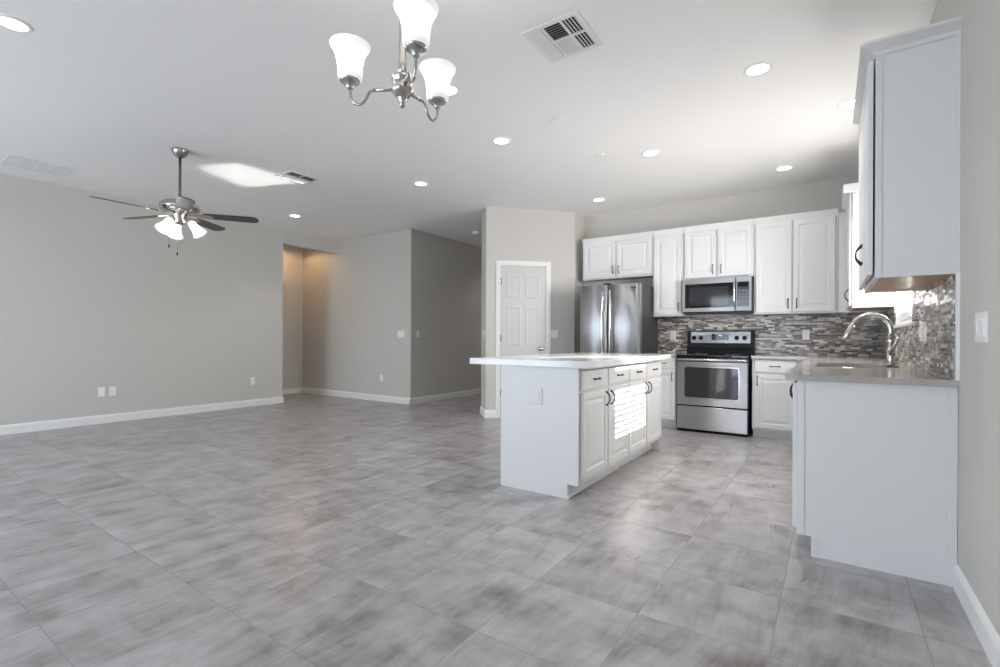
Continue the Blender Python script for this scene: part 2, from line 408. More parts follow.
# ------------------------------------------------------------------ kitchen window with blind
wn = bpy.data.objects.new('window_1', None); COL.objects.link(wn); wn.location = (0, 4.79, WZ0)
struct(wn, 'bright white kitchen window above the sink', 'window')
mb = MB(); t = .035
mb.box(.0, .15, WY0, WY0 + .012, WZ0, WZ1); mb.box(.0, .15, WY1 - .012, WY1, WZ0, WZ1); mb.box(.0, .15, WY0, WY1, WZ1 - .012, WZ1)
mb.build('jamb', M['trim'], wn)
MB().box(-.022, .15, WY0 - .01, WY1 + .01, WZ0 - .012, WZ0 + .012, .004).build('sill', M['trim'], wn)
mb = MB()
SW = .125; SN = .20
mb.box(.09, .14, WY0 + .012, WY0 + SN, WZ0 + .012, WZ1 - .012); mb.box(.09, .14, WY1 - SW, WY1 - .012, WZ0 + .012, WZ1 - .012)
mb.box(.09, .14, WY0 + SN, WY1 - SW, WZ0 + .012, WZ0 + .09); mb.box(.09, .14, WY0 + SN, WY1 - SW, WZ1 - .06, WZ1 - .012); mb.box(.095, .135, WY0 + SN, WY1 - SW, 1.69, 1.82)
mb.build('sash', M['trim'], wn)
MB().box(.112, .116, WY0 + SN, WY1 - SW, WZ0 + .09, WZ1 - .06).build('pane', M['glass'], wn)
bl = thing('window_blind', 'white horizontal slat blind inside the kitchen window', 'blind', (.045, 4.79, WZ1 - .02))
MB().box(.015, .075, WY0 + .018, WY1 - .018, WZ1 - .06, WZ1 - .014, .004).build('head_rail', M['trim'], bl)
mb = MB(); z = WZ0 + .055; ta = R(6)
while z < WZ1 - .07:
    dx = .024 * math.cos(ta); dz = .024 * math.sin(ta)
    pts = [(.045 - dx, z - dz), (.045, z + .002), (.045 + dx, z + dz), (.045 + dx, z + dz + .0028), (.045, z + .0052), (.045 - dx, z - dz + .0028)]
    A = [mb.v((p[0], WY0 + .02, p[1])) for p in pts]; B = [mb.v((p[0], WY1 - .02, p[1])) for p in pts]
    for i in range(6): mb.face([A[i], A[(i + 1) % 6], B[(i + 1) % 6], B[i]])
    mb.face(A[::-1]); mb.face(B)
    z += .044
mb.build('slats', M['slat'], bl)
MB().box(.022, .068, WY0 + .02, WY1 - .02, WZ0 + .015, WZ0 + .032, .003).build('bottom_rail', M['trim'], bl)
for yy in (4.5, 5.08):
    for xx in (.018, .072): MB().tube([(xx, yy, WZ0 + .03), (xx, yy, WZ1 - .06)], .0012, 6).build('cord', M['trim'], bl)

# ------------------------------------------------------------------ sliding doors behind the camera
for k, (x0, x1) in enumerate(((-3.4, -.9), (-7.15, -4.65))):
    dn = bpy.data.objects.new('door_%d' % (k + 2), None); COL.objects.link(dn); dn.location = (x0, YR, 0)
    struct(dn, ('sliding glass door by the dining corner', 'sliding glass door of the living room')[k], 'door')
    mb = MB(); xm = (x0 + x1) / 2
    for a, b_, y in ((x0, xm + .03, YR - .11), (xm - .03, x1, YR - .06)):
        mb.box(a, a + .06, y, y + .04, 0, 2.4); mb.box(b_ - .06, b_, y, y + .04, 0, 2.4); mb.box(a + .06, b_ - .06, y, y + .04, 0, .08); mb.box(a + .06, b_ - .06, y, y + .04, 2.33, 2.4)
    mb.build('frame', M['trim'], dn)
    mb = MB(); mb.box(x0 + .06, xm - .03, YR - .093, YR - .088, .08, 2.33); mb.box(xm + .03, x1 - .06, YR - .043, YR - .038, .08, 2.33)
    mb.build('pane', M['glass'], dn)
vb = thing('vertical_blind', 'white vertical blind at the dining sliding door', 'blind', (-2.15, YR + .06, 2.45))
MB().box(-3.45, -.85, YR + .03, YR + .09, 2.43, 2.49).build('head_rail', M['trim'], vb)
mb = MB(); x = -3.36
while x < -.9:
    dx = .042 * math.cos(R(62)); dy = .042 * math.sin(R(62))
    A = [mb.v((x + s1 * dx + o_[0], YR + .06 + s1 * dy + o_[1], zz)) for zz in (.03, 2.43) for s1, o_ in ((-1, (0, 0)), (1, (0, 0)), (1, (.0012, 0)), (-1, (.0012, 0)))]
    for f in ((0, 1, 5, 4), (1, 2, 6, 5), (2, 3, 7, 6), (3, 0, 4, 7), (3, 2, 1, 0), (4, 5, 6, 7)): mb.face([A[i] for i in f])
    x += .13
mb.build('slats', M['slat'], vb)

# ------------------------------------------------------------------ pantry door
dtf = frame_tf((PA.x, PA.y, 0), (D1.x, D1.y, 0), (.7071, -.7071, 0))
dn = bpy.data.objects.new('door_1', None); COL.objects.link(dn); dn.location = (PA.x + .5 * .7071, PA.y + .5 * .7071, 0)
struct(dn, 'white panelled pantry door with satin knob', 'door')
DS0, DS1, DH = .208, .842, 2.105
mb = MB(dtf)
for a0, a1, z0, z1 in ((pd0, DS0 - .006, 0, DH + .07), (DS1 + .006, pd1 - .006, 0, DH + .07), (DS0 - .006, DS1 + .006, DH + .006, DH + .07)):
    mb.box(a0, a1, 0, .016, z0, z1)
    mb.box(a0 + .012, a1 - .012 if a1 - a0 < .3 else a1, .016, .021, z0 + (0 if a1 - a0 < .3 else .012), z1 - .012)
mb.build('casing', M['trim'], dn)
slab = MB(dtf).box(DS0, DS1, .0005, .006, .012, DH).build('slab', M['door'], dn)
cols = ((DS0 + .075, DS0 + .29), (DS1 - .29, DS1 - .075))
for z0, z1 in ((.20, .80), (.99, 1.55), (1.66, 1.99)):
    for a0, a1 in cols:
        MB(dtf).panel(a0, a1, z0, z1, [(0, .006), (0, .0062), (.014, .0085), (.03, .0085), (.042, .0068), (.06, .0068)]).build('raised_panel', M['door'], slab)
# rails and stiles stand a little proud of the panels
kx, kz = .775, .955
mb = MB(dtf); axm = Matrix(((.7071, 0, .7071), (.7071, 0, -.7071), (0, 1, 0)))
kc = dtf((kx, .006, kz)); mb.tf = lambda p: Vector(p)
mb.lathe([(.0, 0), (.033, 0), (.033, .006), (.026, .010), (.013, .014), (.012, .032), (.02, .038), (.029, .048), (.031, .058), (.027, .068), (.014, .073), (0, .074)], kc, 28, True, axm)
mb.build('knob', M['nickel'], dn)
MB(dtf).box(DS1 - .001, DS1 + .004, .004, .012, kz - .03, kz + .03).build('strike_plate', M['nickel'], dn)
for hz in (.35, 1.10, 1.89):
    MB(dtf).tube([(DS0 - .002, .018, hz - .045), (DS0 - .002, .018, hz + .045)], .007, 10).build('hinge', M['nickel'], dn)
ds = thing('door_stop', 'small black rubber door stop at the foot of the pantry door', 'door stop', tuple(dtf((.235, .03, .0))))
mb = MB(dtf); mb.tf = lambda p: Vector(p)
mb.lathe([(.0, 0), (.019, 0), (.02, .012), (.016, .03), (0, .032)], dtf((.235, .038, .0)), 16); mb.build('bumper', M['rubber'], ds)

# ------------------------------------------------------------------ cabinet parts
DOOR_L = [(0, 0), (0, .016), (.003, .020), (.050, .020), (.056, .013), (.070, .013), (.092, .0185)]
DRAW_L = [(0, 0), (0, .016), (.004, .020)]
def bow(mb, tf, c, vertical, L=.10, out=.026):
    """curved bow pull with flared feet, centre c=(a, n, z) on the front face"""
    a, n, z = c; pts = []; rad = []
    for i in range(13):
        u = -1 + 2 * i / 12
        k = 1 - u ** 4 * .0; h = out * (1 - abs(u) ** 2.6)
        d = u * L / 2
        pts.append(tf((a, n + .004 + h, z + d) if vertical else (a + d, n + .004 + h, z))); rad.append(.0042 + .0022 * abs(u) ** 3)
    sv = mb.tf; mb.tf = lambda p: Vector(p); mb.tube(pts, rad, 10)
    for u in (-1, 1):
        d = u * L / 2
        e = (a, n, z + d) if vertical else (a + d, n, z)
        f = (a, n + .007, z + d * .97) if vertical else (a + d * .97, n + .007, z)
        mb.tube([tf(e), tf(f)], [.0075, .006], 10)
    mb.tf = sv
def add_door(tf, par, a0, a1, z0, z1, hc=None, n0=.004, name='door'):
    d = MB(tf).panel(a0, a1, z0, z1, DOOR_L, n0).build(name, M['cab'], par)
    if hc:
        mb = MB(); bow(mb, tf, (hc[0], n0 + .020, hc[1]), True); mb.build('handle', M['bronze'], d)
    return d
def add_drawer(tf, par, a0, a1, z0, z1, n0=.004, handle=True):
    d = MB(tf).panel(a0, a1, z0, z1, DRAW_L, n0).build('drawer', M['cab'], par)
    if handle:
        mb = MB(); bow(mb, tf, ((a0 + a1) / 2, n0 + .020, (z0 + z1) / 2), False, .095, .026); mb.build('handle', M['bronze'], d)
    return d
def upper(label, tf, a0, a1, z0, z1, depth, doors, handles, loc, crown=True, ctop=2.495, proj=.03, hz=None, cz=None, n0=.004, mitre=None, group='white wall cabinets'):
    c = thing('wall_cabinet', label, 'cabinet', loc, 0, group)
    # carcass open-bottom look: white box, wood underside
    MB(tf).box(a0, a1, -depth, 0, z0 + .022, z1).build('carcass', M['cab'], c)
    mb = MB(tf); mb.box(a0, a1, -.02, 0, z0, z0 + .022); mb.box(a0, a0 + .018, -depth, -.02, z0, z0 + .022); mb.box(a1 - .018, a1, -depth, -.02, z0, z0 + .022)
    mb.build('bottom_rail', M['cab'], c)
    MB(tf).box(a0 + .018, a1 - .018, -depth, -.02, z0 + .010, z0 + .022).build('underside', M['wood'], c)
    for (d0, d1), h in zip(doors, handles):
        add_door(tf, c, d0, d1, z0 + .018, z1 - .02, (h, (hz or z0 + .115)) if h is not None else None, n0)
    if crown:
        cz = cz or z1 - .02
        p = [(-.03, cz - .006), (.004, cz - .006), (.008, cz), (.012, cz + .012), (proj - .004, ctop - .014), (proj, ctop - .012), (proj, ctop), (-.03, ctop)]
        MB(tf).sheet(p, a0, a1, mitre).build('crown_molding', M['cab'], c)
    return c

BT = lambda x0=0: frame_tf((0, 6.275, 0), (1, 0, 0), (0, -1, 0))   # back uppers front plane
bt = BT()
upper('short white two-door wall cabinet above the refrigerator', bt, -3.355, -2.368, 1.92, 2.44, .305, [(-3.335, -2.868), (-2.855, -2.388)], [-2.90, -2.822], (-2.86, YB, 1.92))
upper('narrow white single-door wall cabinet between refrigerator and microwave', bt, -2.364, -1.988, 1.385, 2.44, .305, [(-2.345, -2.007)], [-2.04], (-2.17, YB, 1.385))
upper('short white two-door wall cabinet above the microwave', bt, -1.984, -1.202, 1.83, 2.44, .305, [(-1.962, -1.604), (-1.582, -1.224)], [-1.64, -1.546], (-1.59, YB, 1.83))
upper('wide tall white two-door wall cabinet right of the microwave', bt, -1.198, -.400, 1.385, 2.44, .305, [(-1.178, -.822), (-.808, -.424)], [-.855, -.772], (-.8, YB, 1.385))
# right wall uppers; a = y, n = -x
rt = frame_tf((-.302, 0, 0), (0, 1, 0), (-1, 0, 0))
c = upper('white corner wall cabinet beyond the kitchen window', rt, 5.362, 6.27, 1.385, 2.44, .302, [(5.385, 5.80), (5.81, 6.20)], [5.43, None], (0, 5.8, 1.385), ctop=2.50, proj=.07)
MB().box(-.395, -.302, 6.25, 6.275, 1.385, 2.44).build('filler', M['cab'], c)
MB().box(-.37, 0, 5.346, 5.362, 2.42, 2.50).build('crown_return', M['cab'], c)
rt2 = frame_tf((-.292, 0, 0), (0, 1, 0), (-1, 0, 0))
c = upper('nearest white wall cabinet on the right wall beside the window', rt2, 2.875, 3.785, 1.383, 2.44, .292, [(2.885, 3.325), (3.335, 3.775)], [3.30, 3.36], (0, 3.33, 1.383), ctop=2.475, proj=.060, hz=1.56, cz=2.43, n0=.008, mitre=.011)
# decorative end panel with thin stiles, and the crown returning along the end
mb = MB(); mb.box(-.292, 0, 2.869, 2.875, 1.383, 2.44); mb.box(-.292, -.268, 2.864, 2.869, 1.383, 2.44); mb.box(-.022, 0, 2.864, 2.869, 1.383, 2.44)
mb.build('end_panel', M['cab'], c)
p = [(-.004, 2.424), (.004, 2.424), (.008, 2.43), (.012, 2.442), (.056, 2.461), (.060, 2.463), (.060, 2.475), (-.004, 2.475)]
et = frame_tf((0, 2.864, 0), (1, 0, 0), (0, -1, 0))
mb = MB(et); A = [mb.v((-.292 - n, n, z)) for n, z in p]; B = [mb.v((0, n, z)) for n, z in p]
for i in range(8): mb.face([A[i], A[(i + 1) % 8], B[(i + 1) % 8], B[i]])
mb.face(A[::-1]); mb.face(B); mb.build('crown_return', M['cab'], c)

def base(label, tf, a0, a1, depth, fronts, loc, top=.884, toe=.10, tr=.075, group='white base cabinets'):
    """fronts: list of (kind, a0, a1, z0, z1, handle a)"""
    c = thing('base_cabinet', label, 'cabinet', loc, 0, group)
    MB(tf).box(a0, a1, -depth, 0, toe, top).build('carcass', M['cab'], c)
    MB(tf).box(a0, a1, -depth, -tr, 0, toe).build('toe_kick', M['cab'], c)
    for f in fronts:
        if f[0] == 'door': add_door(tf, c, f[1], f[2], f[3], f[4], (f[5], f[4] - .075) if f[5] is not None else None)
        else: add_drawer(tf, c, f[1], f[2], f[3], f[4], handle=f[5] is not None)
    return c
# back wall bases
bb = frame_tf((0, 5.995, 0), (1, 0, 0), (0, -1, 0))
base('narrow white base cabinet left of the range', bb, -2.335, -1.99, .585, [('drawer', -2.32, -2.005, .735, .868, 1), ('door', -2.32, -2.005, .12, .715, -2.04)], (-2.16, YB, 0))
base('white base cabinet right of the range', bb, -1.178, -.66, .585, [('drawer', -1.155, -.76, .735, .868, 1), ('door', -1.155, -.76, .12, .715, -1.125)], (-.92, YB, 0))
# right wall bases
rb = frame_tf((-.60, 0, 0), (0, 1, 0), (-1, 0, 0))
c = base('nearest white base cabinet with plain end panel under the grey countertop', rb, 2.895, 3.66, .588, [('door', 2.91, 3.27, .12, .868, 3.235), ('door', 3.285, 3.645, .12, .868, 3.32)], (-.3, 3.3, 0), tr=.06)
mb = MB(); mb.box(-.602, -.002, 2.885, 2.895, .10, .884); mb.box(-.542, -.002, 2.885, 2.895, 0, .10); mb.box(-.602, -.572, 2.879, 2.885, .10, .884); mb.box(-.03, -.002, 2.879, 2.885, .0, .884); mb.box(-.542, -.515, 2.879, 2.885, 0, .10)
mb.build('end_panel', M['cab'], c)
c = thing('base_cabinet', 'white sink base cabinet behind the nearest base cabinet, below the faucet', 'cabinet', (-.3, 4.15, 0), 0, 'white base cabinets')
MB(rb).box(3.664, 4.636, -.588, 0, .10, .66).build('carcass', M['cab'], c); MB(rb).box(3.664, 4.636, -.03, 0, .66, .884).build('front_rail', M['cab'], c)
MB(rb).box(3.664, 4.636, -.588, -.075, 0, .10).build('toe_kick', M['cab'], c)
for a0, a1, h in ((3.68, 4.14, 4.105), (4.16, 4.62, 4.195)): add_door(rb, c, a0, a1, .12, .715, (h, .60))
MB(rb).panel(3.68, 4.62, .735, .868, DRAW_L, .004).build('false_front', M['cab'], c)
base('white base cabinet between the sink base and the corner', rb, 4.64, 5.25, .588, [('drawer', 4.655, 5.235, .735, .868, 1), ('door', 4.655, 5.235, .12, .715, 4.70)], (-.3, 4.95, 0))
c = thing('base_cabinet', 'white blind corner base cabinet at the end of the sink run', 'cabinet', (-.3, 5.9, 0), 0, 'white base cabinets')
MB(rb).box(5.254, 6.57, -.588, 0, .10, .884).build('carcass', M['cab'], c); MB(rb).box(5.254, 5.99, -.588, -.075, 0, .10).build('toe_kick', M['cab'], c)
add_door(rb, c, 5.27, 5.90, .12, .868, (5.31, .75))

# countertops
SX0, SX1, SY0, SY1 = -.55, -.19, 3.80, 4.50
def slabtop(mb, outer, hole, z0, z1):
    def loop(pts, z): return [mb.v((x, y, z)) for x, y in pts]
    Ot, Ob = loop(outer, z1), loop(outer, z0); n = len(outer)
    for i in range(n): mb.face([Ob[i], Ob[(i + 1) % n], Ot[(i + 1) % n], Ot[i]])
    if not hole: mb.face(Ot); mb.face(Ob[::-1])
ct = thing('countertop', 'grey quartz countertop running from the sink to the corner by the range', 'countertop', (-.3, 4.5, .884))
mb = MB(); z0, z1 = .8845, .914
XS = [-.655, SX0, SX1, 0]; YS = [2.852, SY0, SY1, 5.935, 6.57]
for i in range(3):
    for j in range(4):
        if i == 1 and j == 1: continue
        mb.box(XS[i], XS[i + 1], YS[j], YS[j + 1], z0, z1)
mb.box(-1.183, -.655, 5.935, 6.57, z0, z1)
bmesh.ops.remove_doubles(mb.b, verts=mb.b.verts[:], dist=1e-5)
seen = {}
for f in mb.b.faces[:]:
    k = tuple(sorted(v.index for v in f.verts)) if False else tuple(round(x, 4) for x in f.calc_center_median())
    seen.setdefault(k, []).append(f)
bmesh.ops.delete(mb.b, geom=[f for fs in seen.values() if len(fs) > 1 for f in fs], context='FACES')
mb.build('slab', M['stone'], ct)
c = thing('countertop', 'short grey quartz countertop between refrigerator and range', 'countertop', (-2.16, 6.25, .884))
MB().rbox(-2.335, -1.99, 5.935, 6.57, .8845, .914, .003).build('slab', M['stone'], c)

# sink and faucet
sk = thing('sink', 'stainless undermount sink set in the grey countertop by the faucet', 'sink', ((SX0 + SX1) / 2, 4.15, .70))
mb = MB(); x0, x1, y0, y1 = SX0 - .004, SX1 + .004, SY0 - .004, SY1 + .004
def rr(x0, x1, y0, y1, z, r=.05, n=5):
    P = []
    for cx, cy, a in ((x1 - r, y1 - r, 0), (x0 + r, y1 - r, 90), (x0 + r, y0 + r, 180), (x1 - r, y0 + r, 270)):
        for i in range(n + 1): t_ = R(a + 90 * i / n); P.append((cx + r * math.cos(t_), cy + r * math.sin(t_), z))
    return P
rings = [rr(x0 - .015, x1 + .012, y0 - .015, y1 + .015, .884, .01), rr(x0, x1, y0, y1, .884, .03), rr(x0 + .006, x1 - .006, y0 + .006, y1 - .006, .73, .04), rr(x0 + .03, x1 - .03, y0 + .03, y1 - .03, .705, .04),
         rr(x0 + .028, x1 - .028, y0 + .028, y1 - .028, .702, .04), rr(x0 + .003, x1 - .003, y0 + .003, y1 - .003, .73, .04), rr(x0 - .002, x1 + .002, y0 - .002, y1 + .002, .8825, .03)]
rv = [[mb.v(p) for p in r_] for r_ in rings]; n = len(rv[0])
for A, B in zip(rv[:4], rv[1:4]):
    for i in range(n): mb.face([A[i], A[(i + 1) % n], B[(i + 1) % n], B[i]], True)
mb.face(rv[3])
mb.build('basin', M['steel_s'], sk)
MB().lathe([(0, .706), (.04, .706), (.042, .709), (.034, .7095), (.03, .707), (0, .707)], (-.36, 4.15, 0), 24).build('drain', M['nickel'], sk)

fa = thing('faucet', 'tall brushed nickel gooseneck faucet behind the sink', 'faucet', (-.13, 4.15, .914))
MB().rbox(-.16, -.10, 4.02, 4.28, .9142, .922, .003).build('base_plate', M['bronze'], fa)
fx, fy = -.13, 4.15
MB().lathe([(.027, .922), (.027, .93), (.023, .94), (.0215, .97), (.024, 1.0), (.0265, 1.03), (.023, 1.05), (.018, 1.075), (.017, 1.09)], (fx, fy, 0), 24).build('body', M['nickel'], fa)
pts = [(fx, fy, 1.08), (fx, fy, 1.145)]; Rr = .108
for i in range(15):
    a = R(180 * i / 14 * .90); pts.append((fx - Rr + Rr * math.cos(a), fy, 1.155 + Rr * math.sin(a)))
sp = MB().tube(pts, .0165, 14).build('spout', M['nickel'], fa)
e = Vector(pts[-1]); d = (Vector(pts[-1]) - Vector(pts[-2])).normalized()
MB().tube([e - d * .005, e + d * .02, e + d * .055, e + d * .10, e + d * .103], [.0175, .0185, .0205, .0235, .021], 16).build('spray_head', M['nickel'], fa)
MB().tube([(fx, fy - .02, 1.005), (fx, fy - .045, 1.015), (fx + .012, fy - .075, 1.05), (fx + .03, fy - .10, 1.105)], [.019, .016, .011, .0085], 12).build('lever', M['nickel'], fa)

# ------------------------------------------------------------------ island
it = frame_tf((-1.858, 0, 0), (0, 1, 0), (1, 0, 0))
isl = []
for k, (y0, y1, lab) in enumerate(((2.975, 3.888, 'white island base cabinet nearest the camera with plain end panel'), (3.89, 4.81, 'white island base cabinet at the end toward the range'))):
    m_ = (y0 + y1) / 2; e0 = .012 if k == 0 else .008; g0 = .011
    c = base(lab, it, y0, y1, .612, [('drawer', y0 + e0, m_ - g0, .745, .872, 1), ('drawer', m_ + g0, y1 - .008, .745, .872, 1),
             ('door', y0 + e0, m_ - g0, .135, .725, m_ - g0 - .035), ('door', m_ + g0, y1 - .008, .135, .725, m_ + g0 + .035)], (-2.16, m_, 0), top=.893, group='white island cabinets')
    isl.append(c)
mb = MB(); mb.prism([(-2.486, 0), (-1.935, 0), (-1.935, .10), (-1.856, .10), (-1.856, .893), (-2.486, .893)], 2.957, 2.975, 'y')
mb.box(-1.884, -1.856, 2.951, 2.957, .10, .893)
mb.build('end_panel', M['cab'], isl[0])
MB().box(-2.486, -2.4705, 2.975, 3.888, 0, .893).build('back_panel', M['cab'], isl[0]); MB().box(-2.486, -2.4705, 3.89, 4.81, 0, .893).build('back_panel', M['cab'], isl[1])
MB().box(-2.486, -1.856, 4.81, 4.826, .0, .893).build('end_panel', M['cab'], isl[1])
MB().tube([(-1.93, 2.957, .009), (-1.93, 3.888, .009)], .009, 8).build('shoe_molding', M['cab'], isl[0]); MB().tube([(-1.93, 3.89, .009), (-1.93, 4.81, .009)], .009, 8).build('shoe_molding', M['cab'], isl[1])
c = thing('countertop', 'thick white quartz countertop overhanging the kitchen island', 'countertop', (-2.27, 3.9, .893))
MB().rbox(-2.765, -1.775, 2.93, 4.93, .8935, .94, .004).build('slab', M['quartz'], c)

# ------------------------------------------------------------------ range
rg = thing('range', 'stainless electric range with black glass cooktop', 'range', (-1.584, 6.25, 0))
x0, x1 = -1.986, -1.212; xm = (x0 + x1) / 2
MB().box(x0, x1, 6.0, 6.55, .03, .885).build('body', M['black'], rg)
for xx in (x0 + .03, x1 - .03):
    for yy in (6.05, 6.5): MB().tube([(xx, yy, 0), (xx, yy, .03)], .016, 10).build('foot', M['rubber'], rg)
MB().box(x0 + .005, x1 - .005, 5.985, 6.0, .0, .034).build('kick_plate', M['black'], rg)
MB().rbox(x0 - .002, x1 + .002, 5.945, 6.49, .885, .912, .006).build('cooktop', M['glass_k'], rg)
for (bx, by, br) in ((-1.78, 6.10, .10), (-1.40, 6.10, .085), (-1.78, 6.34, .075), (-1.40, 6.34, .10)):
    MB().lathe([(br, .9122), (br, .9126), (br - .004, .9126), (br - .004, .9122)], (bx, by, 0), 40, False).build('burner_ring', M['mark'], rg)
dr = MB(); dr.rbox(x0 + .006, x1 - .006, 5.955, 6.0, .318, .868, .006); dr = dr.build('oven_door', M['steel'], rg)
rtf = frame_tf((0, 5.955, 0), (1, 0, 0), (0, -1, 0))
def rrect(mb, x0, x1, z0, z1, r, y0, y1, n=6):
    P = []
    for cx, cz, a in ((x1 - r, z1 - r, 0), (x0 + r, z1 - r, 90), (x0 + r, z0 + r, 180), (x1 - r, z0 + r, 270)):
        for i in range(n + 1): t_ = R(a + 90 * i / n); P.append((cx + r * math.cos(t_), cz + r * math.sin(t_)))
    return mb.prism(P, y0, y1, 'y')
rrect(MB(), xm - .298, xm + .298, .40, .775, .03, 5.950, 5.956).build('window_trim', M['steel_s'], dr)
rrect(MB(), xm - .288, xm + .288, .41, .765, .024, 5.948, 5.951).build('oven_window', M['screen'], dr)
MB().box(x0 + .006, x1 - .006, 5.952, 5.956, .830, .840).build('vent_gap', M['black'], dr)
mb = MB(); pts = [(x0 + .02, 5.952, .853), (x0 + .022, 5.915, .853), (x0 + .035, 5.905, .853), (x1 - .035, 5.905, .853), (x1 - .022, 5.915, .853), (x1 - .02, 5.952, .853)]
mb.tube(pts, .0125, 12); mb.build('handle', M['steel_s'], dr)
MB().rbox(x0 + .006, x1 - .006, 5.958, 6.0, .034, .302, .006).build('storage_drawer', M['steel'], rg)
MB().box(x0, x0 + .006, 5.962, 6.0, .03, .885).build('side_trim', M['black'], rg); MB().box(x1 - .006, x1 + .004, 5.962, 6.0, .03, .885).build('side_trim', M['black'], rg)
# backguard, leaning back a little
bgd = MB(); bgd.prism([(6.46, .912), (6.55, .912), (6.555, 1.205), (6.50, 1.205), (6.48, 1.0)], x0, x1, 'x'); bgd = bgd.build('backguard', M['black'], rg)
mb = MB(); mb.prism([(6.483, 1.022), (6.49, 1.022), (6.502, 1.190), (6.494, 1.190)], x0 + .045, x1 - .045, 'x'); mb.build('control_panel', M['steel'], bgd)
mb = MB(); mb.prism([(6.472, .935), (6.478, .935), (6.486, 1.005), (6.480, 1.005)], x0 + .012, x1 - .012, 'x'); mb.build('lower_strip', M['glass_k'], bgd)
mb = MB(); mb.prism([(6.486, 1.085), (6.49, 1.085), (6.497, 1.165), (6.490, 1.165)], xm - .095, xm + .10, 'x'); mb.build('display', M['glass_k'], bgd)
mb = MB()
for dx in (-.012, .0, .014):
    mb.prism([(6.4885, 1.135), (6.49, 1.135), (6.4905, 1.152), (6.489, 1.152)], xm + dx, xm + dx + .008, 'x')
mb.build('clock_digits', M['clock'], bgd)
axb = Matrix(((1, 0, 0), (0, 0, -1), (0, 1, 0)))
for kx in (-1.904, -1.822, -1.409, -1.322):
    mb = MB(); mb.lathe([(.0, -.008), (.027, -.008), (.027, .004), (.024, .007), (.0205, .009), (.0185, .026), (.015, .028), (0, .028)], (kx, 6.489, 1.112), 24, True, axb)
    mb.box(kx - .0035, kx + .0035, 6.458, 6.464, 1.100, 1.126)
    mb.build('knob', M['black'], bgd)
MB().box(xm - .05, xm + .05, 6.4838, 6.488, 1.052, 1.058).build('maker_mark', M['mark'], bgd)

# ------------------------------------------------------------------ microwave
mw = thing('microwave', 'stainless over-the-range microwave with dark window', 'microwave', (-1.59, 6.4, 1.41))
x0, x1 = -1.978, -1.208
MB().box(x0, x1, 6.215, 6.565, 1.41, 1.825).build('body', M['fridge_side'], mw)
mb = MB(); mb.rbox(x0, x1 - .17, 6.185, 6.215, 1.425, 1.825, .006); md = mb.build('door', M['steel'], mw)
MB().box(x0 + .035, x1 - .195, 6.182, 6.186, 1.475, 1.765).build('dark_glass', M['glass_k'], md)
MB().box(x0 + .085, x1 - .245, 6.181, 6.183, 1.505, 1.725).build('door_screen', M['screen'], md)
mb = MB(); mb.tube([(x1 - .182, 6.185, 1.76), (x1 - .182, 6.158, 1.745), (x1 - .182, 6.15, 1.70), (x1 - .182, 6.15, 1.55), (x1 - .182, 6.158, 1.495), (x1 - .182, 6.185, 1.48)], .009, 10); mb.build('handle', M['steel_s'], md)
cp = MB().rbox(x1 - .168, x1, 6.185, 6.215, 1.425, 1.825, .006).build('control_panel', M['steel'], mw)
MB().box(x1 - .155, x1 - .028, 6.182, 6.186, 1.475, 1.765).build('keypad', M['panel'], cp)
MB().box(x1 - .145, x1 - .038, 6.1805, 6.183, 1.705, 1.755).build('display', M['glass_k'], cp)
mb = MB()
for r_ in range(5):
    for q_ in range(3): mb.box(x1 - .140 + q_ * .036, x1 - .114 + q_ * .036, 6.1808, 6.183, 1.500 + r_ * .038, 1.518 + r_ * .038)
mb.build('buttons', M['button'], cp)
MB().box(x0 + .01, x1 - .01, 6.19, 6.215, 1.41, 1.425).build('vent_grille', M['black'], mw)

# ------------------------------------------------------------------ refrigerator
fr = thing('refrigerator', 'stainless french door refrigerator in the corner beside the pantry', 'refrigerator', (-2.765, 6.1, 0))
x0, x1 = -3.165, -2.368; xm = -2.782
MB().rbox(x0, x1, 5.83, 6.5, .03, 1.775, .006).build('body', M['fridge_side'], fr)
MB().box(x0 + .01, x1 - .01, 5.85, 6.38, .0, .03).build('base_grille', M['black'], fr)
def bulge(x0, x1, z0, z1, yb=5.822, yf=5.76, dep=.03, n=14):
    mb = MB(); P = [(x1, yb), (x0, yb)]
    for i in range(n + 1):
        u = i / n; e_ = 1 - (2 * u - 1) ** 2
        yy = yf - dep * e_ * .35
        if i == 0 or i == n: yy = yf + .012
        P.append((x0 + (x1 - x0) * u, yy))
    A = [mb.v((p[0], p[1], z0)) for p in P]; B = [mb.v((p[0], p[1], z1)) for p in P]; k = len(P)
    for i in range(k): mb.face([A[i], A[(i + 1) % k], B[(i + 1) % k], B[i]], 2 <= i < k - 2)
    mb.face(A[::-1]); mb.face(B); return mb
for a0, a1, hx, sgn in ((x0 + .002, xm - .003, xm - .045, -1), (xm + .003, x1 - .002, xm + .045, 1)):
    d_ = bulge(a0, a1, .72, 1.775).build('door', M['steel'], fr)
    pts = [(hx, 5.757, .80), (hx, 5.725, .82)] + [(hx + sgn * .012 * (1 - (2 * i / 12 - 1) ** 2), 5.722 - .03 * (1 - (2 * i / 12 - 1) ** 2), .83 + .85 * i / 12) for i in range(13)] + [(hx, 5.725, 1.69), (hx, 5.757, 1.71)]
    MB().tube(pts, .0125, 12).build('handle', M['steel_s'], d_)
    if sgn > 0: MB().rbox(a1 - .105, a1 - .045, 5.745, 5.755, 1.712, 1.732, .002).build('badge', M['badge'], d_)
f_ = bulge(x0 + .002, x1 - .002, .05, .712).build('freezer_drawer', M['steel'], fr)
pts = [(x0 + .08, 5.76, .62), (x0 + .085, 5.72, .62)] + [(x0 + .09 + (x1 - x0 - .18) * i / 10, 5.705 - .02 * (1 - (2 * i / 10 - 1) ** 2), .62) for i in range(11)] + [(x1 - .085, 5.72, .62), (x1 - .08, 5.76, .62)]
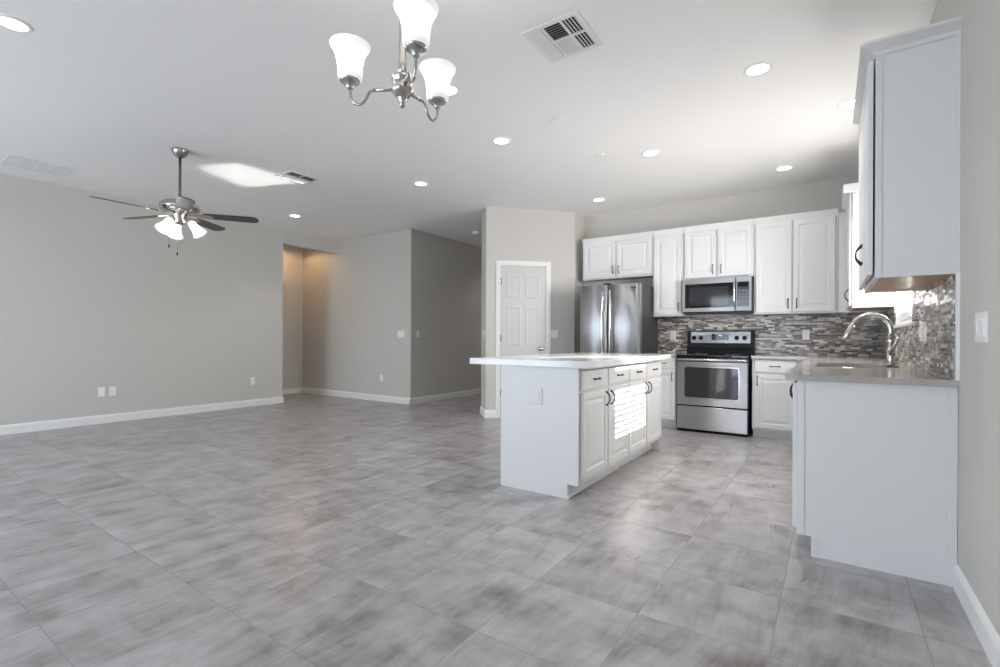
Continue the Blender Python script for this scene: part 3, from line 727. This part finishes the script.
MB().tube(pts, .0125, 12).build('handle', M['steel_s'], f_)
MB().rbox(xm - .06, xm + .03, 5.78, 5.88, 1.776, 1.80, .004).build('hinge_cover', M['black'], fr)

# ------------------------------------------------------------------ wall plates (built facing -y at the origin: x across, z up)
def plate(kind, label, loc, rz, group, gangs=1):
    W = .07 + (gangs - 1) * .046
    t_ = thing(('outlet' if kind[0] == 'outlet' else 'light_switch'), label, ('outlet' if kind[0] == 'outlet' else 'switch'), loc, rz, group)
    mb = MB(); mb.tf = frame_tf((0, 0, 0), (1, 0, 0), (0, -1, 0)); mb.panel(-W / 2, W / 2, -.0575, .0575, [(0, 0), (0, .003), (.004, .006)]); mb.build('cover_plate', M['plate'], t_, False)
    for g_ in range(gangs):
        cx = (g_ - (gangs - 1) / 2) * .046; k = kind[min(g_, len(kind) - 1)]
        ft = frame_tf((cx, 0, 0), (1, 0, 0), (0, -1, 0))
        mb = MB(ft); mb.panel(-.0165, .0165, -.033, .033, [(0, .0055), (0, .008), (.002, .009)])
        ins = mb.build('receptacle' if k == 'outlet' else 'rocker', M['plate'], t_, False)
        if k == 'outlet':
            mb = MB(ft)
            for zz in (-.018, .016):
                mb.box(-.007, -.0055, .0085, .0094, zz - .004, zz + .005); mb.box(.0055, .007, .0085, .0094, zz - .004, zz + .004); mb.box(-.002, .002, .0085, .0094, zz - .011, zz - .007)
            mb.build('slots', M['slot'], ins, False)
        elif k == 'blank': pass
        else:
            mb = MB(ft); mb.sheet([(.0085, -.028), (.0095, -.028), (.0125, .026), (.0085, .028)], -.0135, .0135); mb.build('paddle', M['plate'], ins, False)
    return t_
OG, SG = 'white wall outlets', 'white wall switches'
LW = R(90); RW = R(-90)                                       # facing +x / facing -x
plate(('blank',), 'white cover plate left of its neighbour outlet on the long left wall', (XL, 2.155, .40), LW, OG)
plate(('outlet',), 'white outlet right of its twin plate on the long left wall', (XL, 2.268, .40), LW, OG)
plate(('outlet',), 'white outlet low on the left wall near the alcove edge', (XL, 4.08, .403), LW, OG)
plate(('switch',), 'white three-gang switch on the hall-facing wall near its outer corner', (-6.39, YA, 1.165), 0, SG, 3)
plate(('outlet',), 'white outlet low on the wall below the three-gang switch', (-6.867, YA, .404), 0, OG)
plate(('switch',), 'single white switch on the dark hall side wall', (XH, 5.86, 1.166), LW, SG)
p_ = PA + D1 * .975; plate(('switch',), 'white switch beside the pantry door knob', (p_.x, p_.y, 1.16), R(45), SG, 2)
p_ = PA + D2 * .2; plate(('switch',), 'white switch on the narrow pantry wall return', (p_.x, p_.y, 1.16), R(-45), SG)
plate(('outlet',), 'white outlet on the mosaic left of the range', (-2.188, YB - BS, 1.15), 0, OG)
plate(('outlet',), 'white outlet on the mosaic right of the range near the corner', (-.696, YB - BS, 1.15), 0, OG)
plate(('switch', 'switch', 'outlet', 'outlet'), 'wide white multi-gang plate on the mosaic right of the window', (-BS, 3.76, 1.14), RW, OG, 4)
plate(('switch',), 'white three-gang switch on the bare right wall nearest the camera', (0, 2.485, 1.137), RW, SG, 3)
ip = plate(('blank',), 'white outlet plate set in the island end panel', (-2.19, 2.957, .685), 0, OG, 2)
for ch_ in [o for o in COL.objects if o.parent == ip]: ch_.data.materials[0] = M['cab']

# ------------------------------------------------------------------ ceiling fixtures
dl = thing('recessed_light', 'round recessed ceiling light above the range aisle, right of centre', 'recessed light', (-.87, 3.63, CE), 0, 'recessed ceiling lights')
MB().lathe([(.0665, -.001), (.0685, -.008), (.086, -.006), (.092, -.0005)], (0, 0, 0), 36, False).build('trim_ring', M['trim'], dl, False)
MB().lathe([(0, -.0055), (.0675, -.0055), (.0675, -.002), (0, -.002)], (0, 0, 0), 36, False).build('lens', M['lens'], dl, False)
dl['label'] = 'large recessed light on the ceiling left of the nearest wall cabinet crown'
RL = [(-.345, 4.55, 'recessed light half hidden behind the nearest wall cabinet'), (-.87, 5.87, 'recessed light above the tall cabinets right of the microwave'),
      (-1.91, 4.68, 'middle recessed light above the island end, beside the small detector'), (-2.95, 3.63, 'recessed light nearest the large detector in mid ceiling'),
      (-2.95, 5.87, 'recessed light above the refrigerator corner'), (-2.77, 2.67, 'recessed light hidden mostly behind a chandelier shade'),
      (-4.42, 4.11, 'recessed light in front of the hall entrance'), (-7.007, 4.146, 'recessed light in front of the alcove'),
      (-4.375, .69, 'recessed light at the upper left edge of the photo')]
spots = [(-.87, 3.63)]
for x, y, lab in RL: dup(dl, (x, y, CE), 0, lab); spots.append((x, y))
for x, y in spots:
    l = bpy.data.lights.new('downlight', 'SPOT'); l.energy = {(-.87, 3.63): 42, (-1.91, 4.68): 42, (-2.95, 3.63): 14, (-.87, 5.87): 4, (-2.95, 5.87): 3, (-.345, 4.55): 30, (-4.375, .69): 3}.get((x, y), 20); l.spot_size = R(115); l.spot_blend = .8; l.shadow_soft_size = .06; l.color = (1, .97, .93)
    o = bpy.data.objects.new('downlight', l); COL.objects.link(o); o.location = (x, y, CE - .012)
l = bpy.data.lights.new('alcove_downlight', 'SPOT'); l.energy = 7; l.spot_size = R(160); l.spot_blend = .25; l.shadow_soft_size = .05; l.color = (1, .62, .30)
o = bpy.data.objects.new('alcove_downlight', l); COL.objects.link(o); o.location = (-8.72, 5.16, CE - .03)
l = bpy.data.lights.new('hall_fill_light', 'SPOT'); l.energy = 18; l.spot_size = R(140); l.spot_blend = .8; l.shadow_soft_size = .06; l.color = (1, .93, .85)  # added unseen spot without a fixture, brightens the hall side wall
o = bpy.data.objects.new('hall_fill_light', l); COL.objects.link(o); o.location = (-5.4, 8.3, CE - .02)

def detector(label, loc, r, h):
    t_ = thing('smoke_detector', label, 'smoke detector', loc, 0, 'ceiling detectors')
    MB().lathe([(r, 0), (r, -.008), (r * .96, -.010), (r * .93, -h * .7), (r * .80, -h), (r * .5, -h * 1.03), (0, -h * 1.03)], (0, 0, 0), 32, False).build('housing', M['plate'], t_, False)
    MB().lathe([(r * .3, -h * 1.02), (r * .28, -h * 1.09), (0, -h * 1.09)], (0, 0, 0), 20, False).build('test_button', M['plate'], t_, False)
detector('larger round white detector on the ceiling right of the ceiling vent', (-2.333, 3.574, CE), .07, .014)
detector('smaller round white detector on the ceiling near the island', (-2.35, 4.454, CE), .052, .014)
detector('round white detector on the dark hall ceiling', (-5.435, 6.5, CE), .07, .035)

def vent4(label, c, sx, sy, three=True, rim=.03, w_=.013, hh=.0085):
    """square multi-way ceiling register: outer thirds blow sideways, the middle splits front/back"""
    t_ = thing('ceiling_vent', label, 'vent', (c[0], c[1], CE), 0, 'ceiling vents')
    hx, hy = sx / 2, sy / 2; mb = MB()
    mb.box(-hx, hx, -hy, -hy + rim, -.010, -.0005); mb.box(-hx, hx, hy - rim, hy, -.010, -.0005); mb.box(-hx, -hx + rim, -hy + rim, hy - rim, -.010, -.0005); mb.box(hx - rim, hx, -hy + rim, hy - rim, -.010, -.0005)
    ix = hx - rim; iy = hy - rim; b3 = ix * .40; bar = .007
    if three:
        for xx in (-b3, b3): mb.box(xx - bar, xx + bar, -iy, iy, -.010, -.0005)
        mb.box(-ix, -b3 - bar, -bar, bar, -.010, -.0005); mb.box(-b3 + bar, b3 - bar, -bar, bar, -.010, -.0005); mb.box(b3 + bar, ix, -bar, bar, -.010, -.0005)
    else:
        mb.box(-bar, bar, -iy, iy, -.010, -.0005); mb.box(-ix, -bar, -bar, bar, -.010, -.0005); mb.box(bar, ix, -bar, bar, -.010, -.0005)
    mb.build('frame', M['vent'], t_, False)
    MB().box(-ix, ix, -iy, iy, -.0012, -.0004).build('backing', M['duct_shade'], t_, False)  # flat dark sheet behind the louvers; shade inside the duct put into colour
    mb = MB()
    def slats(x0, x1, y0, y1, along, dirn, n):
        for i in range(n):
            if along == 'y':
                xc = x0 + (x1 - x0) * (i + .5) / n
                mb.prism([(xc, -.002), (xc + .0012, -.002), (xc + dirn * w_ + .0012, -.002 - hh), (xc + dirn * w_, -.002 - hh)], y0, y1, 'y')
            else:
                yc = y0 + (y1 - y0) * (i + .5) / n
                mb.prism([(yc, -.002), (yc + .0012, -.002), (yc + dirn * w_ + .0012, -.002 - hh), (yc + dirn * w_, -.002 - hh)], x0, x1, 'x')
    for y0, y1 in ((-iy, -bar), (bar, iy)):
        if three: slats(-ix + .004, -b3 - bar, y0, y1, 'y', -1, 4); slats(b3 + bar, ix - .004, y0, y1, 'y', 1, 4)
        else: slats(-ix + .004, -bar, y0, y1, 'y', -1, 5); slats(bar, ix - .004, y0, y1, 'y', 1, 4)
    if three: slats(-b3 + bar, b3 - bar, -iy, -bar, 'x', -1, 7); slats(-b3 + bar, b3 - bar, bar, iy, 'x', 1, 7)
    mb.build('louvers', M['vent'], t_, False)
vent4('large square louvered vent on the ceiling right of the chandelier', (-1.80, 2.60), .36, .37)
vent4('small louvered vent on the ceiling right of the fan', (-5.43, 3.18), .30, .36, False, .022, .008, .0075)
t_ = thing('ceiling_vent', 'flat white return grille on the ceiling at the far left', 'vent', (-7.40, 1.42, CE), 0, 'ceiling vents')
mb = MB(); hx, hy, rim = .21, .245, .02
mb.box(-hx, hx, -hy, -hy + rim, -.008, -.0005); mb.box(-hx, hx, hy - rim, hy, -.008, -.0005); mb.box(-hx, -hx + rim, -hy + rim, hy - rim, -.008, -.0005); mb.box(hx - rim, hx, -hy + rim, hy - rim, -.008, -.0005)
for k in (-1, 0, 1): mb.box(-hx + rim, hx - rim, k * .112 - .005, k * .112 + .005, -.008, -.0005)
mb.build('frame', M['vent'], t_, False)
MB().box(-hx + rim, hx - rim, -hy + rim, hy - rim, -.0012, -.0004).build('backing', M['vent'], t_, False)
mb = MB()
for i in range(24):
    xx = -hx + rim + .004 + i * .0152
    mb.prism([(xx, -.0045), (xx + .001, -.0045), (xx + .0152, -.0015), (xx + .0142, -.0015)], -hy + rim, hy - rim, 'y')
mb.build('louvers', M['vent'], t_, False)

# ------------------------------------------------------------------ chandelier
HX, HY = -1.635, 1.127
ch = thing('chandelier', 'brushed nickel three-arm chandelier with lit white bell shades', 'chandelier', (HX, HY, CE))
mb = MB(); mb.lathe([(.006, 1.950), (.0145, 1.953), (.0145, 2.0), (.011, 2.004), (.011, CE - .04)], (HX, HY, 0), 20); mb.build('rod', M['nickel'], ch)
MB().lathe([(.012, CE - .045), (.03, CE - .04), (.055, CE - .02), (.062, CE - .004), (.062, CE)], (HX, HY, 0), 32).build('canopy', M['nickel'], ch)
MB().lathe([(.0, 1.953), (.034, 1.953), (.037, 1.949), (.037, 1.941), (.033, 1.937), (.032, 1.918), (.037, 1.912), (.037, 1.903), (.030, 1.895), (.019, 1.883), (.016, 1.880), (.016, 1.875), (.010, 1.871), (.0115, 1.863), (.009, 1.855), (.004, 1.850), (0, 1.848)], (HX, HY, 0), 28).build('hub', M['nickel'], ch)
right = Vector((math.cos(YAW), math.sin(YAW), 0)); fwd = Vector((-math.sin(YAW), math.cos(YAW), 0))
for phi in (174, 58, 294):
    u = right * math.cos(R(phi)) + fwd * math.sin(R(phi))
    prof = [(.028, 1.913), (.07, 1.914), (.098, 1.915), (.110, 1.911), (.118, 1.900), (.126, 1.884), (.138, 1.872), (.150, 1.869), (.163, 1.873), (.174, 1.887), (.179, 1.905), (.181, 1.92), (.181, 1.928)]
    pts = [Vector((HX, HY, 0)) + u * r_ + Vector((0, 0, z_)) for r_, z_ in prof]
    # smooth the arm with a Catmull-Rom pass
    sm = []
    for i in range(len(pts) - 1):
        p0, p1, p2, p3 = pts[max(i - 1, 0)], pts[i], pts[i + 1], pts[min(i + 2, len(pts) - 1)]
        for k in range(3):
            t2 = k / 3; sm.append(.5 * ((2 * p1) + (p2 - p0) * t2 + (2 * p0 - 5 * p1 + 4 * p2 - p3) * t2 ** 2 + (3 * p1 - p0 - 3 * p2 + p3) * t2 ** 3))
    sm.append(pts[-1])
    arm = MB().tube(sm, .0045, 10).build('arm', M['nickel'], ch)
    MB().tube([pts[0], pts[2]], .006, 10).build('arm_sleeve', M['nickel'], arm)
    e = pts[-1]; cxy = (e.x, e.y, 0)
    MB().lathe([(0, 1.920), (.008, 1.921), (.012, 1.926), (.013, 1.934), (.026, 1.941), (.033, 1.947), (.0345, 1.955), (.032, 1.958), (0, 1.958)], cxy, 28).build('socket_cup', M['nickel'], arm)
    sh = [(.0395, .018), (.0395, .030), (.041, .052), (.045, .073), (.051, .091), (.0575, .103), (.0555, .105), (.048, .090), (.0425, .072), (.0385, .052), (.037, .030), (.037, .018), (.0395, .018)]
    shade = MB().lathe([(r_, 1.950 + z_) for r_, z_ in sh], cxy, 40, False).build('shade', M['frost'], ch)
    rim = [(.0576, .103), (.065, .113), (.066, .118), (.063, .118), (.0555, .105), (.0576, .103)]
    MB().lathe([(r_, 1.950 + z_) for r_, z_ in rim], cxy, 40, False).build('flared_rim', M['dim_edge'], shade)
    col = [(.028, .0), (.036, .002), (.0392, .010), (.0396, .018), (.0368, .018), (.030, .008), (.028, .0)]
    MB().lathe([(r_, 1.950 + z_) for r_, z_ in col], cxy, 40, False).build('glass_collar', M['dim_edge'], shade)
    l = bpy.data.lights.new('chandelier_bulb', 'POINT'); l.energy = 7.5; l.shadow_soft_size = .022; l.color = (1, .95, .88)
    o = bpy.data.objects.new('chandelier_bulb', l); COL.objects.link(o); o.location = (e.x, e.y, 2.005)

# ------------------------------------------------------------------ ceiling fan
FX, FY = -5.66, 2.078
fan = thing('ceiling_fan', 'nickel ceiling fan with five dark blades and lit shades', 'ceiling fan', (FX, FY, CE))
MB().lathe([(.0, CE), (.072, CE), (.073, CE - .012), (.066, CE - .03), (.045, CE - .062), (.026, CE - .075), (0, CE - .075)], (FX, FY, 0), 32).build('canopy', M['nickel'], fan)
MB().lathe([(.0125, CE - .07), (.0125, 2.44), (.028, 2.435), (.032, 2.405)], (FX, FY, 0), 20).build('downrod', M['nickel'], fan)
MB().lathe([(.03, 2.415), (.075, 2.412), (.13, 2.398), (.160, 2.375), (.170, 2.352), (.168, 2.33), (.150, 2.31), (.11, 2.298), (.07, 2.292), (0, 2.292)], (FX, FY, 0), 40).build('motor_housing', M['nickel'], fan)
MB().lathe([(.06, 2.296), (.062, 2.27), (.055, 2.255), (.058, 2.23), (.05, 2.20), (.03, 2.185), (.012, 2.178), (0, 2.176)], (FX, FY, 0), 28).build('light_fitter', M['nickel'], fan)
for phi in (20, 89, 164, 237, 308):
    a = R(phi) + YAW; u = Vector((math.cos(a), math.sin(a), 0)); wv = Vector((-u.y, u.x, 0)); pt = R(-11)
    wt = wv * math.cos(pt) + Vector((0, 0, 1)) * math.sin(pt); nn = u.cross(wt)
    c0 = Vector((FX, FY, 2.282))
    out = [(.20, .045), (.23, .056), (.45, .064), (.62, .068), (.655, .062), (.685, .030), (.685, -.030), (.655, -.062), (.62, -.068), (.45, -.064), (.23, -.056), (.20, -.045)]
    mb = MB(); T_ = [mb.v(c0 + u * r_ + wt * s_ + nn * .004) for r_, s_ in out]; B_ = [mb.v(c0 + u * r_ + wt * s_ - nn * .003) for r_, s_ in out]
    k = len(out)
    for i in range(k): mb.face([B_[i], B_[(i + 1) % k], T_[(i + 1) % k], T_[i]])
    mb.face(T_); mb.face(B_[::-1]); bd = mb.build('blade', M['blade'], fan)
    mb = MB(); ir = [(.06, .018), (.12, .014), (.16, .03), (.22, .045), (.27, .035), (.29, .0), (.27, -.035), (.22, -.045), (.16, -.03), (.12, -.014), (.06, -.018)]
    T_ = [mb.v(c0 + u * r_ + wt * s_ - nn * .003) for r_, s_ in ir]; B_ = [mb.v(c0 + u * r_ + wt * s_ - nn * .008) for r_, s_ in ir]; k = len(ir)
    for i in range(k): mb.face([B_[i], B_[(i + 1) % k], T_[(i + 1) % k], T_[i]])
    mb.face(T_); mb.face(B_[::-1]); mb.build('blade_iron', M['nickel'], bd)
for phi in (12, 135, 255):
    a = R(phi) + YAW; u = Vector((math.cos(a), math.sin(a), 0)); d = (u * .60 + Vector((0, 0, -.80))).normalized()
    s0 = Vector((FX, FY, 2.222)) + u * .045
    arm = MB().tube([s0, s0 + u * .02 + Vector((0, 0, .004)), s0 + u * .045 - Vector((0, 0, .006)), s0 + u * .045 - Vector((0, 0, .006)) + d * .02], [.008, .008, .009, .018], 12).build('lamp_arm', M['nickel'], fan)
    e = s0 + u * .045 - Vector((0, 0, .006)) + d * .012
    zax = d; xax = zax.orthogonal().normalized(); yax = zax.cross(xax); ax = Matrix((xax, yax, zax)).transposed()
    MB().lathe([(r_ * 1.22, z_ * 1.2) for r_, z_ in [(.022, .0), (.028, .012), (.030, .035), (.037, .07), (.048, .10), (.056, .115), (.054, .117), (.045, .10), (.034, .07), (.027, .035), (.024, .014)]], e, 28, False, ax).build('shade', M['frost'], fan)
    l = bpy.data.lights.new('fan_bulb', 'POINT'); l.energy = 5; l.shadow_soft_size = .02; l.color = (1, .96, .9)
    o = bpy.data.objects.new('fan_bulb', l); COL.objects.link(o); o.location = e + d * .06
for du, L_, in ((-.01, .31), (-.13, .245)):
    p0 = Vector((FX, FY, 2.19)) + right * du + fwd * (-.02)
    if du < -.05: p0.z = 2.20; p0 += -right * -.04
    mb = MB(); mb.tube([p0, p0 - Vector((0, 0, L_ - .02))], .0022, 6); pc = mb.build('pull_chain', M['nickel'], fan)
    MB().lathe([(.0, .0), (.006, .004), (.0075, .015), (.004, .03), (0, .031)], p0 - Vector((0, 0, L_)), 12).build('pull_knob', M['bronze'], pc)
